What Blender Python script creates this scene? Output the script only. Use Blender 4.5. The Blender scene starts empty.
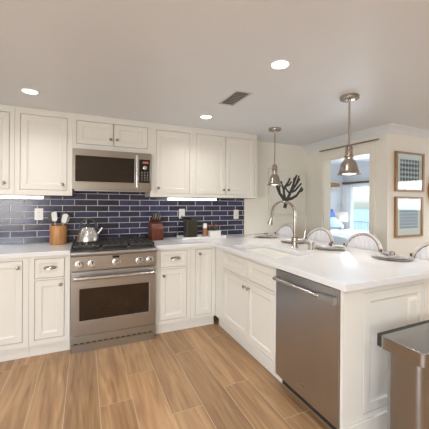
import bpy, bmesh, math, random
from mathutils import Vector, Matrix
random.seed(7)
S = bpy.context.scene
COL = S.collection
PI = math.pi

# ------------------------------------------------------------------ camera
cam_d = bpy.data.cameras.new('camera'); cam = bpy.data.objects.new('camera', cam_d); COL.objects.link(cam)
yaw, rol = 0.4213, 0.0069
fw = Vector((math.sin(yaw), math.cos(yaw), 0)); rt = Vector((math.cos(yaw), -math.sin(yaw), 0)); up = Vector((0, 0, 1))
r2 = rt*math.cos(rol) + up*math.sin(rol); u2 = -rt*math.sin(rol) + up*math.cos(rol)
M = Matrix((r2, u2, -fw)).transposed().to_4x4(); M.translation = (0.12, -3.53, 1.351)
cam.matrix_world = M
cam_d.sensor_width = 36; cam_d.lens = 290.8/429*36
cam_d.shift_x = -1.45/429; cam_d.shift_y = -12.07/429
cam_d.clip_start = 0.02; cam_d.clip_end = 3000
S.camera = cam

# ------------------------------------------------------------------ world, sun, large lights, exposure
S.view_settings.view_transform = 'Standard'; S.view_settings.look = 'None'
S.view_settings.gamma = 1; S.view_settings.use_curve_mapping = False
S.view_settings.exposure = 0.0
W = bpy.data.worlds.new('sky'); S.world = W; W.use_nodes = True
wn = W.node_tree.nodes; wl = W.node_tree.links
bg = wn['Background']; sky = wn.new('ShaderNodeTexSky')
sky.sky_type = 'NISHITA'; sky.sun_disc = False; sky.sun_elevation = math.radians(50); sky.sun_rotation = math.radians(200)
sky.air_density = 1.0; sky.dust_density = 2.5
wl.new(sky.outputs[0], bg.inputs[0]); bg.inputs[1].default_value = 0.85

def area(name, loc, target, sx, sy, power, color=(1, 1, 1)):
    d = bpy.data.lights.new(name, 'AREA'); d.shape = 'RECTANGLE'; d.size = sx; d.size_y = sy; d.energy = power; d.color = color
    o = bpy.data.objects.new(name, d); COL.objects.link(o); o.location = loc
    o.rotation_euler = (Vector(target)-Vector(loc)).to_track_quat('-Z', 'Y').to_euler()
    return o
# daylight entering at the window openings of the dining side and the bedroom
area('daylight_dining', (6.5, -3.2, 1.53), (0, -3.2, 1.2), 2.3, 0.62, 26, (0.90, 0.95, 1.0))
area('rear_fill', (-1.85, -6.35, 1.35), (0.6, 0, 1.1), 1.1, 1.4, 48, (0.94, 0.97, 1.0))  # added fill from behind the camera, placed to glare on the left tiles
area('left_fill', (-2.45, -4.6, 1.3), (2, -3.5, 1.0), 1.6, 1.3, 60, (0.94, 0.97, 1.0))  # unseen panel added on the left to brighten the doorway wall
area('daylight_bedroom', (6.5, 1.3, 1.0), (4.0, 0.4, 0.8), 1.5, 1.7, 80, (0.9, 0.96, 1.0))
# unseen fill spots added out of view; the first continues the downlight grid
for lx, ly, le in ((-0.29, -2.02, 36), (-0.29, -4.0, 50), (1.23, -4.0, 58), (3.4, -3.0, 115), (5.2, -3.2, 50)):
    d = bpy.data.lights.new('room_fill_spot', 'SPOT'); d.energy = le; d.spot_size = math.radians(150); d.spot_blend = 0.9; d.shadow_soft_size = 0.06; d.color = (1, 0.985, 0.955)
    o = bpy.data.objects.new('room_fill_spot', d); COL.objects.link(o); o.location = (lx, ly, 2.2)

# ------------------------------------------------------------------ materials
def nt(m): return m.node_tree.nodes, m.node_tree.links
def mat(name, color, rough=0.5, metal=0.0, var=0.04, scale=8.0, bump=0.0, bscale=60.0, emit=0.0, ecol=None, coat=0.0, stretch=None, aniso=0.0, spec=None):
    m = bpy.data.materials.new(name); m.use_nodes = True
    n, l = nt(m); b = n['Principled BSDF']
    b.inputs['Roughness'].default_value = rough; b.inputs['Metallic'].default_value = metal
    if spec is not None: b.inputs['Specular IOR Level'].default_value = spec
    if coat: b.inputs['Coat Weight'].default_value = coat; b.inputs['Coat Roughness'].default_value = 0.05
    if aniso: b.inputs['Anisotropic'].default_value = aniso
    tc = n.new('ShaderNodeTexCoord'); mp = n.new('ShaderNodeMapping'); l.new(tc.outputs['Object'], mp.inputs[0])
    if stretch: mp.inputs['Scale'].default_value = stretch
    nz = n.new('ShaderNodeTexNoise'); nz.inputs['Scale'].default_value = scale; nz.inputs['Detail'].default_value = 3
    l.new(mp.outputs[0], nz.inputs['Vector'])
    mx = n.new('ShaderNodeMix'); mx.data_type = 'RGBA'
    c = Vector(color)
    mx.inputs[6].default_value = (*[max(0, v*(1-var)) for v in c], 1); mx.inputs[7].default_value = (*[min(1, v*(1+var)) for v in c], 1)
    l.new(nz.outputs[0], mx.inputs[0]); l.new(mx.outputs[2], b.inputs['Base Color'])
    if bump:
        n2 = n.new('ShaderNodeTexNoise'); n2.inputs['Scale'].default_value = bscale; l.new(mp.outputs[0], n2.inputs['Vector'])
        bp = n.new('ShaderNodeBump'); bp.inputs['Strength'].default_value = bump; bp.inputs['Distance'].default_value = 0.002
        l.new(n2.outputs[0], bp.inputs['Height']); l.new(bp.outputs[0], b.inputs['Normal'])
    if emit:
        b.inputs['Emission Color'].default_value = (*(ecol or color), 1); b.inputs['Emission Strength'].default_value = emit
    return m

def wood_mat(name, c1, c2, scale=(14, 14, 1.6), rough=0.45, attr=False):
    m = bpy.data.materials.new(name); m.use_nodes = True; n, l = nt(m); b = n['Principled BSDF']
    b.inputs['Roughness'].default_value = rough
    tc = n.new('ShaderNodeTexCoord'); mp = n.new('ShaderNodeMapping'); mp.inputs['Scale'].default_value = scale
    vec = tc.outputs['Object']
    if attr:
        at = n.new('ShaderNodeAttribute'); at.attribute_name = 'plank'
        ml = n.new('ShaderNodeVectorMath'); ml.operation = 'MULTIPLY'; ml.inputs[1].default_value = (17.3, 9.1, 0)
        l.new(at.outputs['Color'], ml.inputs[0])
        ad = n.new('ShaderNodeVectorMath'); ad.operation = 'ADD'; l.new(vec, ad.inputs[0]); l.new(ml.outputs[0], ad.inputs[1]); vec = ad.outputs[0]
    l.new(vec, mp.inputs[0])
    nz = n.new('ShaderNodeTexNoise'); nz.inputs['Scale'].default_value = 1.3; nz.inputs['Detail'].default_value = 5; nz.inputs['Distortion'].default_value = 1.2
    l.new(mp.outputs[0], nz.inputs['Vector'])
    rp = n.new('ShaderNodeValToRGB'); rp.color_ramp.elements[0].position = 0.3; rp.color_ramp.elements[1].position = 0.72
    rp.color_ramp.elements[0].color = (*c1, 1); rp.color_ramp.elements[1].color = (*c2, 1)
    l.new(nz.outputs[0], rp.inputs[0])
    out = rp.outputs[0]
    if attr:
        hs = n.new('ShaderNodeHueSaturation'); mr = n.new('ShaderNodeMapRange')
        sp = n.new('ShaderNodeSeparateColor'); l.new(at.outputs['Color'], sp.inputs[0])
        mr.inputs[3].default_value = 0.80; mr.inputs[4].default_value = 1.18; l.new(sp.outputs[0], mr.inputs[0])
        l.new(mr.outputs[0], hs.inputs['Value']); l.new(out, hs.inputs['Color']); out = hs.outputs[0]
    l.new(out, b.inputs['Base Color'])
    bp = n.new('ShaderNodeBump'); bp.inputs['Strength'].default_value = 0.06; bp.inputs['Distance'].default_value = 0.002
    l.new(nz.outputs[0], bp.inputs['Height']); l.new(bp.outputs[0], b.inputs['Normal'])
    return m

def tile_mat():
    m = bpy.data.materials.new('navy_tile'); m.use_nodes = True; n, l = nt(m); b = n['Principled BSDF']
    b.inputs['Roughness'].default_value = 0.16
    at = n.new('ShaderNodeAttribute'); at.attribute_name = 'plank'
    sp = n.new('ShaderNodeSeparateColor'); l.new(at.outputs['Color'], sp.inputs[0])
    rp = n.new('ShaderNodeValToRGB'); rp.color_ramp.elements[0].color = (0.026, 0.026, 0.046, 1); rp.color_ramp.elements[1].color = (0.050, 0.058, 0.140, 1)
    l.new(sp.outputs[0], rp.inputs[0])
    tc = n.new('ShaderNodeTexCoord'); nz = n.new('ShaderNodeTexNoise'); nz.inputs['Scale'].default_value = 18; nz.inputs['Detail'].default_value = 3
    l.new(tc.outputs['Object'], nz.inputs['Vector'])
    hs = n.new('ShaderNodeHueSaturation'); mr = n.new('ShaderNodeMapRange'); mr.inputs[3].default_value = 0.6; mr.inputs[4].default_value = 1.4
    l.new(nz.outputs[0], mr.inputs[0]); l.new(mr.outputs[0], hs.inputs['Value']); l.new(rp.outputs[0], hs.inputs['Color']); l.new(hs.outputs[0], b.inputs['Base Color'])
    bp = n.new('ShaderNodeBump'); bp.inputs['Strength'].default_value = 0.25; bp.inputs['Distance'].default_value = 0.003
    l.new(nz.outputs[0], bp.inputs['Height']); l.new(bp.outputs[0], b.inputs['Normal'])
    return m

def steel_mat(name, color, rough=0.3, stretch=(2, 2, 90), var=0.06):
    return mat(name, color, rough, 1.0, var, 3.0, 0.05, 40, stretch=stretch)

def print_mat(name, kind):
    m = bpy.data.materials.new(name); m.use_nodes = True; n, l = nt(m); b = n['Principled BSDF']
    b.inputs['Roughness'].default_value = 0.6
    tc = n.new('ShaderNodeTexCoord'); mp = n.new('ShaderNodeMapping'); l.new(tc.outputs['Object'], mp.inputs[0])
    rp = n.new('ShaderNodeValToRGB'); rp.color_ramp.interpolation = 'CONSTANT'
    if kind == 'tri':
        mp.inputs['Rotation'].default_value = (0, math.radians(45), 0); mp.inputs['Location'].default_value = (0.003, 0.5, 0.003)
        t = n.new('ShaderNodeTexChecker'); t.inputs['Scale'].default_value = 26
        t.inputs[1].default_value = (0, 0, 0, 1); t.inputs[2].default_value = (1, 1, 1, 1)
        sy = n.new('ShaderNodeVectorMath'); sy.operation = 'MULTIPLY_ADD'; sy.inputs[1].default_value = (1, 0, 1); sy.inputs[2].default_value = (0, 0.01, 0)
        l.new(mp.outputs[0], sy.inputs[0]); l.new(sy.outputs[0], t.inputs[0]); l.new(t.outputs['Fac'], rp.inputs[0])
        rp.color_ramp.elements[0].color = (0.030, 0.038, 0.075, 1); rp.color_ramp.elements[1].position = 0.5; rp.color_ramp.elements[1].color = (0.55, 0.58, 0.64, 1)
    else:
        t = n.new('ShaderNodeTexWave'); t.wave_type = 'BANDS'; t.bands_direction = 'Z'; t.inputs['Scale'].default_value = 8.5
        t.inputs['Distortion'].default_value = 0
        # zigzag rows: add a triangle wave of x to z
        sx = n.new('ShaderNodeSeparateXYZ'); l.new(mp.outputs[0], sx.inputs[0])
        pp = n.new('ShaderNodeMath'); pp.operation = 'PINGPONG'; pp.inputs[1].default_value = 0.022; l.new(sx.outputs[0], pp.inputs[0])
        ad = n.new('ShaderNodeMath'); ad.operation = 'ADD'; l.new(sx.outputs[2], ad.inputs[0]); l.new(pp.outputs[0], ad.inputs[1])
        cb = n.new('ShaderNodeCombineXYZ'); l.new(ad.outputs[0], cb.inputs[2]); l.new(cb.outputs[0], t.inputs['Vector'])
        l.new(t.outputs['Color'], rp.inputs[0])
        rp.color_ramp.elements[0].color = (0.15, 0.19, 0.32, 1); rp.color_ramp.elements[1].position = 0.42; rp.color_ramp.elements[1].color = (0.66, 0.70, 0.78, 1)
    l.new(rp.outputs[0], b.inputs['Base Color'])
    return m

def glass_mat(name, tint=(1, 1, 1), mixf=0.08):
    m = bpy.data.materials.new(name); m.use_nodes = True; n, l = nt(m)
    o = n['Material Output']; n.remove(n['Principled BSDF'])
    t = n.new('ShaderNodeBsdfTransparent'); t.inputs[0].default_value = (*tint, 1)
    g = n.new('ShaderNodeBsdfGlossy'); g.inputs['Roughness'].default_value = 0.02
    mx = n.new('ShaderNodeMixShader'); fr = n.new('ShaderNodeFresnel'); ge = n.new('ShaderNodeNewGeometry'); ma = n.new('ShaderNodeMath'); ma.operation = 'MULTIPLY_ADD'; ma.inputs[1].default_value = 1/1.45-1.45; ma.inputs[2].default_value = 1.45; l.new(ge.outputs['Backfacing'], ma.inputs[0]); l.new(ma.outputs[0], fr.inputs[0])
    l.new(fr.outputs[0], mx.inputs[0]); l.new(t.outputs[0], mx.inputs[1]); l.new(g.outputs[0], mx.inputs[2]); l.new(mx.outputs[0], o.inputs[0])
    return m

m_cab = mat('cabinet_paint', (0.75, 0.73, 0.675), 0.35, var=0.02, scale=3)
m_wall = mat('wall_paint', (0.85, 0.82, 0.74), 0.6, var=0.02, scale=3, bump=0.05)
m_ceil = mat('ceiling_paint', (0.755, 0.785, 0.815), 0.45, var=0.02, scale=2, bump=0.04)
m_trim = mat('trim_paint', (0.86, 0.82, 0.73), 0.4, var=0.02)
m_dark = mat('dark_gap', (0.03, 0.028, 0.025), 0.7)
m_quartz = mat('white_quartz', (0.76, 0.76, 0.775), 0.12, var=0.04, scale=14)
m_steel = steel_mat('brushed_steel', (0.45, 0.45, 0.45), 0.30)
m_mwsteel = steel_mat('warm_reflection_steel', (0.41, 0.375, 0.33), 0.28, stretch=(2, 2, 90))  # brown cast of reflected floor and wood put into the steel colour
m_steelh = steel_mat('brushed_steel_dark', (0.47, 0.47, 0.48), 0.28, stretch=(2, 90, 2))
m_chrome = mat('polished_steel', (0.60, 0.59, 0.57), 0.26, 1.0, 0.03)
m_nickel = mat('satin_nickel', (0.44, 0.39, 0.34), 0.24, 1.0, 0.05)
m_knob = mat('dark_nickel', (0.30, 0.26, 0.22), 0.32, 1.0, 0.05)
m_black = mat('black_iron', (0.060, 0.055, 0.050), 0.36, var=0.3, bump=0.2)
m_blackgl = mat('black_glass', (0.012, 0.010, 0.009), 0.06, var=0.1)
m_ovengl = mat('oven_glass', (0.022, 0.012, 0.007), 0.09, var=0.1)
m_mwgl = mat('microwave_glass', (0.020, 0.011, 0.005), 0.08, var=0.15)
m_white = mat('white_plastic', (0.82, 0.82, 0.80), 0.4, var=0.02)
m_glow = mat('lamp_glow', (1, 0.97, 0.9), 0.5, emit=9, ecol=(1, 0.96, 0.88))
m_bulb = mat('pendant_bulb', (1, 0.97, 0.92), 0.5, emit=3.5, ecol=(1, 0.97, 0.92))
m_bar = mat('light_bar_glow', (1, 1, 1), 0.5, emit=6, ecol=(1, 0.98, 0.94))
m_shadein = mat('shade_inside', (0.85, 0.84, 0.80), 0.4)
m_floor = wood_mat('oak_plank', (0.28, 0.150, 0.070), (0.53, 0.330, 0.172), (15, 1.1, 1), 0.38, True)
m_grout = mat('plank_seam', (0.56, 0.44, 0.30), 0.7)
m_tile = tile_mat()
m_tgrout = mat('tile_grout', (0.62, 0.61, 0.60), 0.8)
m_under = wood_mat('raw_wood_underside', (0.16, 0.09, 0.05), (0.26, 0.15, 0.08), (2, 14, 14), 0.6)
m_bamboo = wood_mat('bamboo', (0.36, 0.15, 0.05), (0.55, 0.28, 0.11), (26, 26, 2), 0.4)
m_block = wood_mat('cherry_wood', (0.085, 0.018, 0.007), (0.17, 0.042, 0.017), (20, 20, 2), 0.35)
m_frame = wood_mat('oak_frame', (0.28, 0.14, 0.055), (0.42, 0.23, 0.10), (12, 12, 3), 0.45)
m_rod = wood_mat('walnut_rod', (0.10, 0.055, 0.03), (0.18, 0.10, 0.055), (3, 3, 20), 0.5)
m_can = steel_mat('bin_steel', (0.37, 0.38, 0.395), 0.30, stretch=(90, 90, 2))
m_canlid = steel_mat('bin_lid_steel', (0.38, 0.38, 0.38), 0.26, stretch=(2, 60, 2))
m_canvas = mat('canvas', (0.80, 0.79, 0.73), 0.8, bump=0.2, bscale=300)
m_coral = mat('coral_paint', (0.055, 0.055, 0.05), 0.7, var=0.3, scale=40)
m_matb = mat('mat_board', (0.80, 0.79, 0.76), 0.7, var=0.01)
m_tri = print_mat('triangle_print', 'tri'); m_zig = print_mat('zigzag_print', 'zig')
m_pale = mat('pale_print', (0.66, 0.72, 0.82), 0.6, var=0.08, scale=12)
m_mirror = mat('mirror_silver', (0.85, 0.85, 0.85), 0.03, 1.0, 0.01)
m_chairf = wood_mat('washed_wood', (0.58, 0.54, 0.51), (0.72, 0.68, 0.65), (8, 8, 3), 0.5)
m_chairw = mat('brown_wood', (0.13, 0.065, 0.035), 0.45, var=0.2)
m_fabric = mat('pale_fabric', (0.74, 0.74, 0.77), 0.85, var=0.04, bump=0.3, bscale=300)
m_plate = mat('glazed_plate', (0.72, 0.72, 0.73), 0.18, var=0.05)
m_charger = mat('grey_charger', (0.50, 0.44, 0.38), 0.4, var=0.2, scale=30)
m_napkin = mat('navy_napkin', (0.12, 0.12, 0.17), 0.85, var=0.8, scale=40)
_e = m_napkin.node_tree.nodes['Mix'].inputs; _e[6].default_value = (0.05, 0.05, 0.10, 1); _e[7].default_value = (0.75, 0.68, 0.64, 1)
m_napw = mat('linen_napkin', (0.66, 0.62, 0.60), 0.85, var=0.2, scale=30)
m_bottle = mat('amber_bottle', (0.32, 0.13, 0.05), 0.25, var=0.1)
m_appl = mat('bronze_appliance', (0.055, 0.050, 0.030), 0.32, 0.4, 0.2, stretch=(60, 60, 1))
m_tray = mat('white_tray', (0.80, 0.80, 0.80), 0.3)
m_paper = mat('paper_box', (0.74, 0.72, 0.70), 0.6)
m_red = mat('red_lid', (0.38, 0.10, 0.06), 0.4)
m_duvet = mat('white_duvet', (0.80, 0.83, 0.88), 0.9, var=0.06, bump=0.4, bscale=12)
m_blue = mat('blue_cushion', (0.07, 0.11, 0.34), 0.85, var=0.2, scale=20)
m_bluep = mat('blue_throw', (0.30, 0.40, 0.66), 0.9, var=0.25, scale=14, stretch=(1, 6, 1))
m_shade = mat('linen_shade', (0.80, 0.74, 0.66), 0.8, emit=0.15, ecol=(1, 0.9, 0.75))
m_glass = glass_mat('window_glass', (0.94, 0.98, 0.98))
m_sea = mat('sea_water', (0.20, 0.27, 0.26), 0.6, var=0.2, scale=0.02)
m_deck = mat('balcony_deck', (0.45, 0.45, 0.44), 0.7)
m_rail = mat('balcony_rail', (0.35, 0.42, 0.44), 0.5)
m_bedwall = mat('bedroom_paint', (0.74, 0.75, 0.77), 0.6, var=0.02)
m_vent = mat('vent_paint', (0.62, 0.61, 0.60), 0.5)
m_ventd = mat('vent_dark', (0.20, 0.19, 0.18), 0.7)
m_carpet = mat('bedroom_carpet', (0.52, 0.50, 0.47), 0.95, var=0.15, scale=60, bump=0.5)

# ------------------------------------------------------------------ mesh helpers
def V(*a): return Vector(a)
def new(): return bmesh.new()
def obj(name, bm, m=None, parent=None, smooth=False, bevel=0.0, loc=None, mats=None):
    bmesh.ops.recalc_face_normals(bm, faces=bm.faces[:])
    me = bpy.data.meshes.new(name); bm.to_mesh(me); bm.free()
    for mm in (mats or [m]): me.materials.append(mm)
    if smooth:
        me.polygons.foreach_set('use_smooth', [True]*len(me.polygons))
        try: me.set_sharp_from_angle(angle=math.radians(38))
        except Exception: pass
    o = bpy.data.objects.new(name, me); COL.objects.link(o)
    if parent: o.parent = parent
    if loc: o.location = loc
    if bevel:
        b = o.modifiers.new('bevel', 'BEVEL'); b.width = bevel; b.segments = 2; b.limit_method = 'ANGLE'; b.angle_limit = math.radians(40)
    return o
def box(bm, x0, x1, y0, y1, z0, z1, mi=0):
    vs = [bm.verts.new(p) for p in ((x0,y0,z0),(x1,y0,z0),(x1,y1,z0),(x0,y1,z0),(x0,y0,z1),(x1,y0,z1),(x1,y1,z1),(x0,y1,z1))]
    for f in ((0,3,2,1),(4,5,6,7),(0,1,5,4),(1,2,6,5),(2,3,7,6),(3,0,4,7)):
        fc = bm.faces.new([vs[i] for i in f]); fc.material_index = mi
    return vs
def cells(bm, xs, ys, fill, z0, z1, axis='z'):
    """solid made of grid cells with only its outer faces; axis z: plan cells, axis y: front elevation cells (xs along x, ys along z, z0..z1 along y)"""
    def p(a, b, c): return (a, b, c) if axis == 'z' else (a, c, b)
    vd = {}
    def v(i, j, k):
        if (i, j, k) not in vd: vd[(i, j, k)] = bm.verts.new(p(xs[i], ys[j], (z0, z1)[k]))
        return vd[(i, j, k)]
    nx, ny = len(xs)-1, len(ys)-1
    F = lambda i, j: 0 <= i < nx and 0 <= j < ny and fill((xs[i]+xs[i+1])/2, (ys[j]+ys[j+1])/2)
    for i in range(nx):
        for j in range(ny):
            if not F(i, j): continue
            for k in (0, 1): bm.faces.new([v(i,j,k), v(i+1,j,k), v(i+1,j+1,k), v(i,j+1,k)])
            if not F(i-1, j): bm.faces.new([v(i,j,0), v(i,j+1,0), v(i,j+1,1), v(i,j,1)])
            if not F(i+1, j): bm.faces.new([v(i+1,j,0), v(i+1,j+1,0), v(i+1,j+1,1), v(i+1,j,1)])
            if not F(i, j-1): bm.faces.new([v(i,j,0), v(i+1,j,0), v(i+1,j,1), v(i,j,1)])
            if not F(i, j+1): bm.faces.new([v(i,j+1,0), v(i+1,j+1,0), v(i+1,j+1,1), v(i,j+1,1)])
def lathe(bm, prof, origin=(0,0,0), axis=(0,0,1), seg=24, caps=True):
    q = Vector(axis).normalized().to_track_quat('Z', 'Y'); o = Vector(origin); rings = []
    for r, h in prof:
        rings.append([bm.verts.new(o + q @ V(max(r,1e-4)*math.cos(2*PI*k/seg), max(r,1e-4)*math.sin(2*PI*k/seg), h)) for k in range(seg)])
    for a, b in zip(rings, rings[1:]):
        for k in range(seg): bm.faces.new([a[k], a[(k+1)%seg], b[(k+1)%seg], b[k]])
    if caps: bm.faces.new(rings[0][::-1]); bm.faces.new(rings[-1])
def tube(bm, pts, r, seg=10, caps=True, radii=None, flat=1.0):
    pts = [Vector(p) for p in pts]; n = len(pts); rings = []
    t0 = (pts[1]-pts[0]).normalized(); nrm = t0.orthogonal().normalized(); prev = t0
    for i, p in enumerate(pts):
        t = (pts[min(i+1,n-1)] - pts[max(i-1,0)]).normalized()
        nrm = prev.rotation_difference(t) @ nrm; nrm = (nrm - t*nrm.dot(t)).normalized(); prev = t
        bi = t.cross(nrm); rr = radii[i] if radii else r
        rings.append([bm.verts.new(p + nrm*rr*math.cos(2*PI*k/seg) + bi*rr*flat*math.sin(2*PI*k/seg)) for k in range(seg)])
    for a, b in zip(rings, rings[1:]):
        for k in range(seg): bm.faces.new([a[k], a[(k+1)%seg], b[(k+1)%seg], b[k]])
    if caps: bm.faces.new(rings[0][::-1]); bm.faces.new(rings[-1])
def prism(bm, poly, d0, d1, axis='x'):
    """extrude a 2-D polygon along an axis; axis x: poly in (y,z); axis z: poly in (x,y); axis y: poly in (x,z)"""
    def p(a, b, d): return {'x': (d, a, b), 'y': (a, d, b), 'z': (a, b, d)}[axis]
    A = [bm.verts.new(p(a, b, d0)) for a, b in poly]; B = [bm.verts.new(p(a, b, d1)) for a, b in poly]
    bm.faces.new(A); bm.faces.new(B[::-1]); n = len(poly)
    for i in range(n): bm.faces.new([A[i], B[i], B[(i+1)%n], A[(i+1)%n]])
def rrect(x0, x1, y0, y1, r, seg=5):
    out = []
    for cx, cy, a0 in ((x1-r,y1-r,0),(x0+r,y1-r,PI/2),(x0+r,y0+r,PI),(x1-r,y0+r,1.5*PI)):
        for k in range(seg+1): a = a0+PI/2*k/seg; out.append((cx+r*math.cos(a), cy+r*math.sin(a)))
    return out
def ball(bm, c, rx, ry, rz, seg=20, rings=12):
    r = bmesh.ops.create_uvsphere(bm, u_segments=seg, v_segments=rings, radius=1)
    for v in r['verts']: v.co = V(c[0]+v.co.x*rx, c[1]+v.co.y*ry, c[2]+v.co.z*rz)
def arc(c, r, a0, a1, n, plane='xz', d=0):
    out = []
    for k in range(n+1):
        a = a0+(a1-a0)*k/n; u, v = c[0]+r*math.cos(a), c[1]+r*math.sin(a)
        out.append((u, d, v) if plane == 'xz' else ((d, u, v) if plane == 'yz' else (u, v, d)))
    return out

def tag(o, label, cat, group=None, kind=None):
    o['label'] = label; o['category'] = cat
    if group: o['group'] = group
    if kind: o['kind'] = kind
    return o
def thing(name, label, cat, loc=(0,0,0), rz=0, group=None):
    o = bpy.data.objects.new(name, None); COL.objects.link(o); o.empty_display_size = 0.1
    o.location = loc; o.rotation_euler = (0, 0, rz)
    return tag(o, label, cat, group)
def struct(name, bm, m, label=None, **k):
    o = obj(name, bm, m, **k); o['kind'] = 'structure'
    if label: o['label'] = label
    return o
def dup(root, loc, label, rz=None):
    r = root.copy(); COL.objects.link(r); r.location = loc
    if rz is not None: r.rotation_euler = (0, 0, rz)
    r['label'] = label
    for ch in list(root.children):
        c = ch.copy(); COL.objects.link(c); c.parent = r
        for g in list(ch.children):
            d = g.copy(); COL.objects.link(d); d.parent = c
    return r

# ------------------------------------------------------------------ setting
CE = 2.225          # ceiling
XR = 3.22           # wall with the bedroom doorway
YF = -1.33          # wall with the framed prints
XE, YB, XL = 6.6, -6.5, -2.6
# floor planks
bm = new(); lay = bm.loops.layers.float_color.new('plank')
PW = 0.2095
joints = {-2: [-1.9, -0.70], -1: [-1.65, -0.45], 0: [-1.72, -0.52], 1: [-1.475], 2: [-1.19], 3: [-1.73], 4: [-1.02], 5: [-1.61], 6: [-2.05]}
k0 = int(math.floor(XL/PW))-1; k1 = int(XE/PW)+2
for k in range(k0, k1):
    xa, xb = 0.003+k*PW+0.0022, 0.003+(k+1)*PW-0.0022
    xa, xb = max(xa, XL), min(xb, XE)
    if xb-xa < 0.01: continue
    ymax = 0.0 if xa < XR-0.05 else YF
    if k in joints: js = sorted(joints[k]); js = [js[0]-1.2*i for i in (3, 2, 1)] + js + [js[-1]+1.2]
    else:
        o = random.random()*1.2; js = [YB+o+1.2*i for i in range(6)]
    ed = [YB]+[j for j in js if YB+0.05 < j < ymax-0.05]+[ymax]
    for a, b in zip(ed, ed[1:]):
        c = (random.random(), random.random(), random.random(), 1)
        fcs = [bm.verts.new(p) for p in ((xa,a+0.002,0),(xb,a+0.002,0),(xb,b-0.002,0),(xa,b-0.002,0))]
        f = bm.faces.new(fcs)
        for lp in f.loops: lp[lay] = c
n0 = len(bm.faces)
for q in (((XL,YB),(XE,YB),(XE,YF),(XL,YF)), ((XL,YF),(XR+0.1,YF),(XR+0.1,0),(XL,0))):
    f = bm.faces.new([bm.verts.new((a, b, -0.0012)) for a, b in q]); f.material_index = 1
box(bm, XL, XE, YB, YF, -0.06, -0.002, 1); box(bm, XL, XR+0.1, YF, 0, -0.06, -0.002, 1)
struct('floor', bm, None, mats=[m_floor, m_grout])
bm = new(); box(bm, XL-0.1, XE+0.1, YB-0.1, 0.1, CE, CE+0.08); struct('ceiling', bm, m_ceil)
bm = new(); box(bm, XL-0.1, XR+0.12, 0.0, 0.1, -0.06, CE); struct('wall_back', bm, m_wall)
def wall_x(name, x0, x1, ya, yb, za, zb, openings, m):
    bm = new(); ys = sorted({ya, yb, *[v for o in openings for v in o[:2]]}); zs = sorted({za, zb, *[v for o in openings for v in o[2:]]})
    def fill(a, b): return not any(o[0] < a < o[1] and o[2] < b < o[3] for o in openings)
    cells(bm, ys, zs, fill, x0, x1)
    for v in bm.verts: v.co = V(v.co.z, v.co.x, v.co.y)
    return struct(name, bm, m)
def wall_y(name, y0, y1, xa, xb, za, zb, openings, m):
    bm = new(); xs = sorted({xa, xb, *[v for o in openings for v in o[:2]]}); zs = sorted({za, zb, *[v for o in openings for v in o[2:]]})
    def fill(a, b): return not any(o[0] < a < o[1] and o[2] < b < o[3] for o in openings)
    cells(bm, xs, zs, fill, y0, y1, axis='y')
    return struct(name, bm, m)
DY0, DY1, DZ = -1.115, -0.365, 1.960
wall_x('wall_right', XR, XR+0.12, YF, 0.0, 0, CE, [(DY0, DY1, 0, DZ)], m_wall)
wall_y('wall_dining', YF, YF+0.12, XR+0.12, XE, 0, CE, [], m_wall)
wall_x('wall_far', XE, XE+0.12, YB, YF, -0.06, CE, [(-4.4, -2.0, 1.18, 1.86)], m_wall)
wall_y('wall_rear', YB-0.1, YB, XL, XE, -0.06, CE, [(-2.45, -1.25, 0.6, 2.1)], m_wall)
wall_x('wall_left', XL-0.1, XL, YB, 0, -0.06, CE, [(-5.4, -3.8, 0.7, 2.0)], m_wall)
# bedroom shell
BX, BY, BC = 6.8, 2.55, 2.42
bm = new(); box(bm, XR+0.12, BX, YF+0.12, BY, -0.06, -0.001); struct('floor_bedroom', bm, m_carpet)
bm = new(); box(bm, XR, BX+0.12, YF+0.12, BY+0.1, BC, BC+0.08); struct('ceiling_bedroom', bm, m_bedwall)
wall_y('wall_bedroom_back', BY, BY+0.1, XR, BX+0.12, -0.06, BC, [], m_bedwall)
GY0, GY1, GZ = 0.5, 2.30, 1.84
wall_x('wall_bedroom_end', BX, BX+0.12, YF+0.12, BY, -0.06, BC, [(GY0, GY1, 0.02, GZ)], m_bedwall)
wall_x('wall_bedroom_side', XR, XR+0.12, 0.1, BY, -0.06, BC, [], m_bedwall)
wall_y('wall_bedroom_front', YF+0.12, YF+0.14, XR+0.12, BX, CE, BC, [], m_bedwall)
bm = new(); box(bm, XR, XR+0.12, YF+0.12, 0.1, CE+0.08, BC); struct('wall_bedroom_header', bm, m_bedwall)
# tiles
bm = new(); lay = bm.loops.layers.float_color.new('plank')
TW, TH = 0.2330, 0.0655
TX1 = 2.131
def tile(x0, x1, z0, z1):
    c = (random.random(),)*3+(1,)
    A = [bm.verts.new(p) for p in ((x0,-0.006,z0),(x1,-0.006,z0),(x1,-0.006,z1),(x0,-0.006,z1))]
    e = 0.0025
    Bv = [bm.verts.new(p) for p in ((x0+e,-0.009,z0+e),(x1-e,-0.009,z0+e),(x1-e,-0.009,z1-e),(x0+e,-0.009,z1-e))]
    fs = [bm.faces.new(Bv)]+[bm.faces.new([A[i], A[(i+1)%4], Bv[(i+1)%4], Bv[i]]) for i in range(4)]
    for f in fs:
        for lp in f.loops: lp[lay] = c
g = 0.006
for r in range(9):
    z0 = 0.916+r*TH; z1 = z0+TH-g
    off = (0.5 if r % 2 else 0.0)
    k = -12
    while True:
        x0 = 1.178+(k+off)*TW; x1 = x0+TW-g; k += 1
        if x0 > TX1-0.02: break
        x0 = max(x0, -1.6); x1 = min(x1, TX1-0.003)
        if x1-x0 < 0.015: continue
        tile(x0, x1, z0, z1)
nb = bm.verts[:]
vs = box(bm, -1.6, TX1, -0.0065, 0.0, 0.914, 1.506, 1)
struct('wall_back_tile', bm, None, mats=[m_tile, m_tgrout], label='navy glazed brick tile backsplash behind the range')
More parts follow.
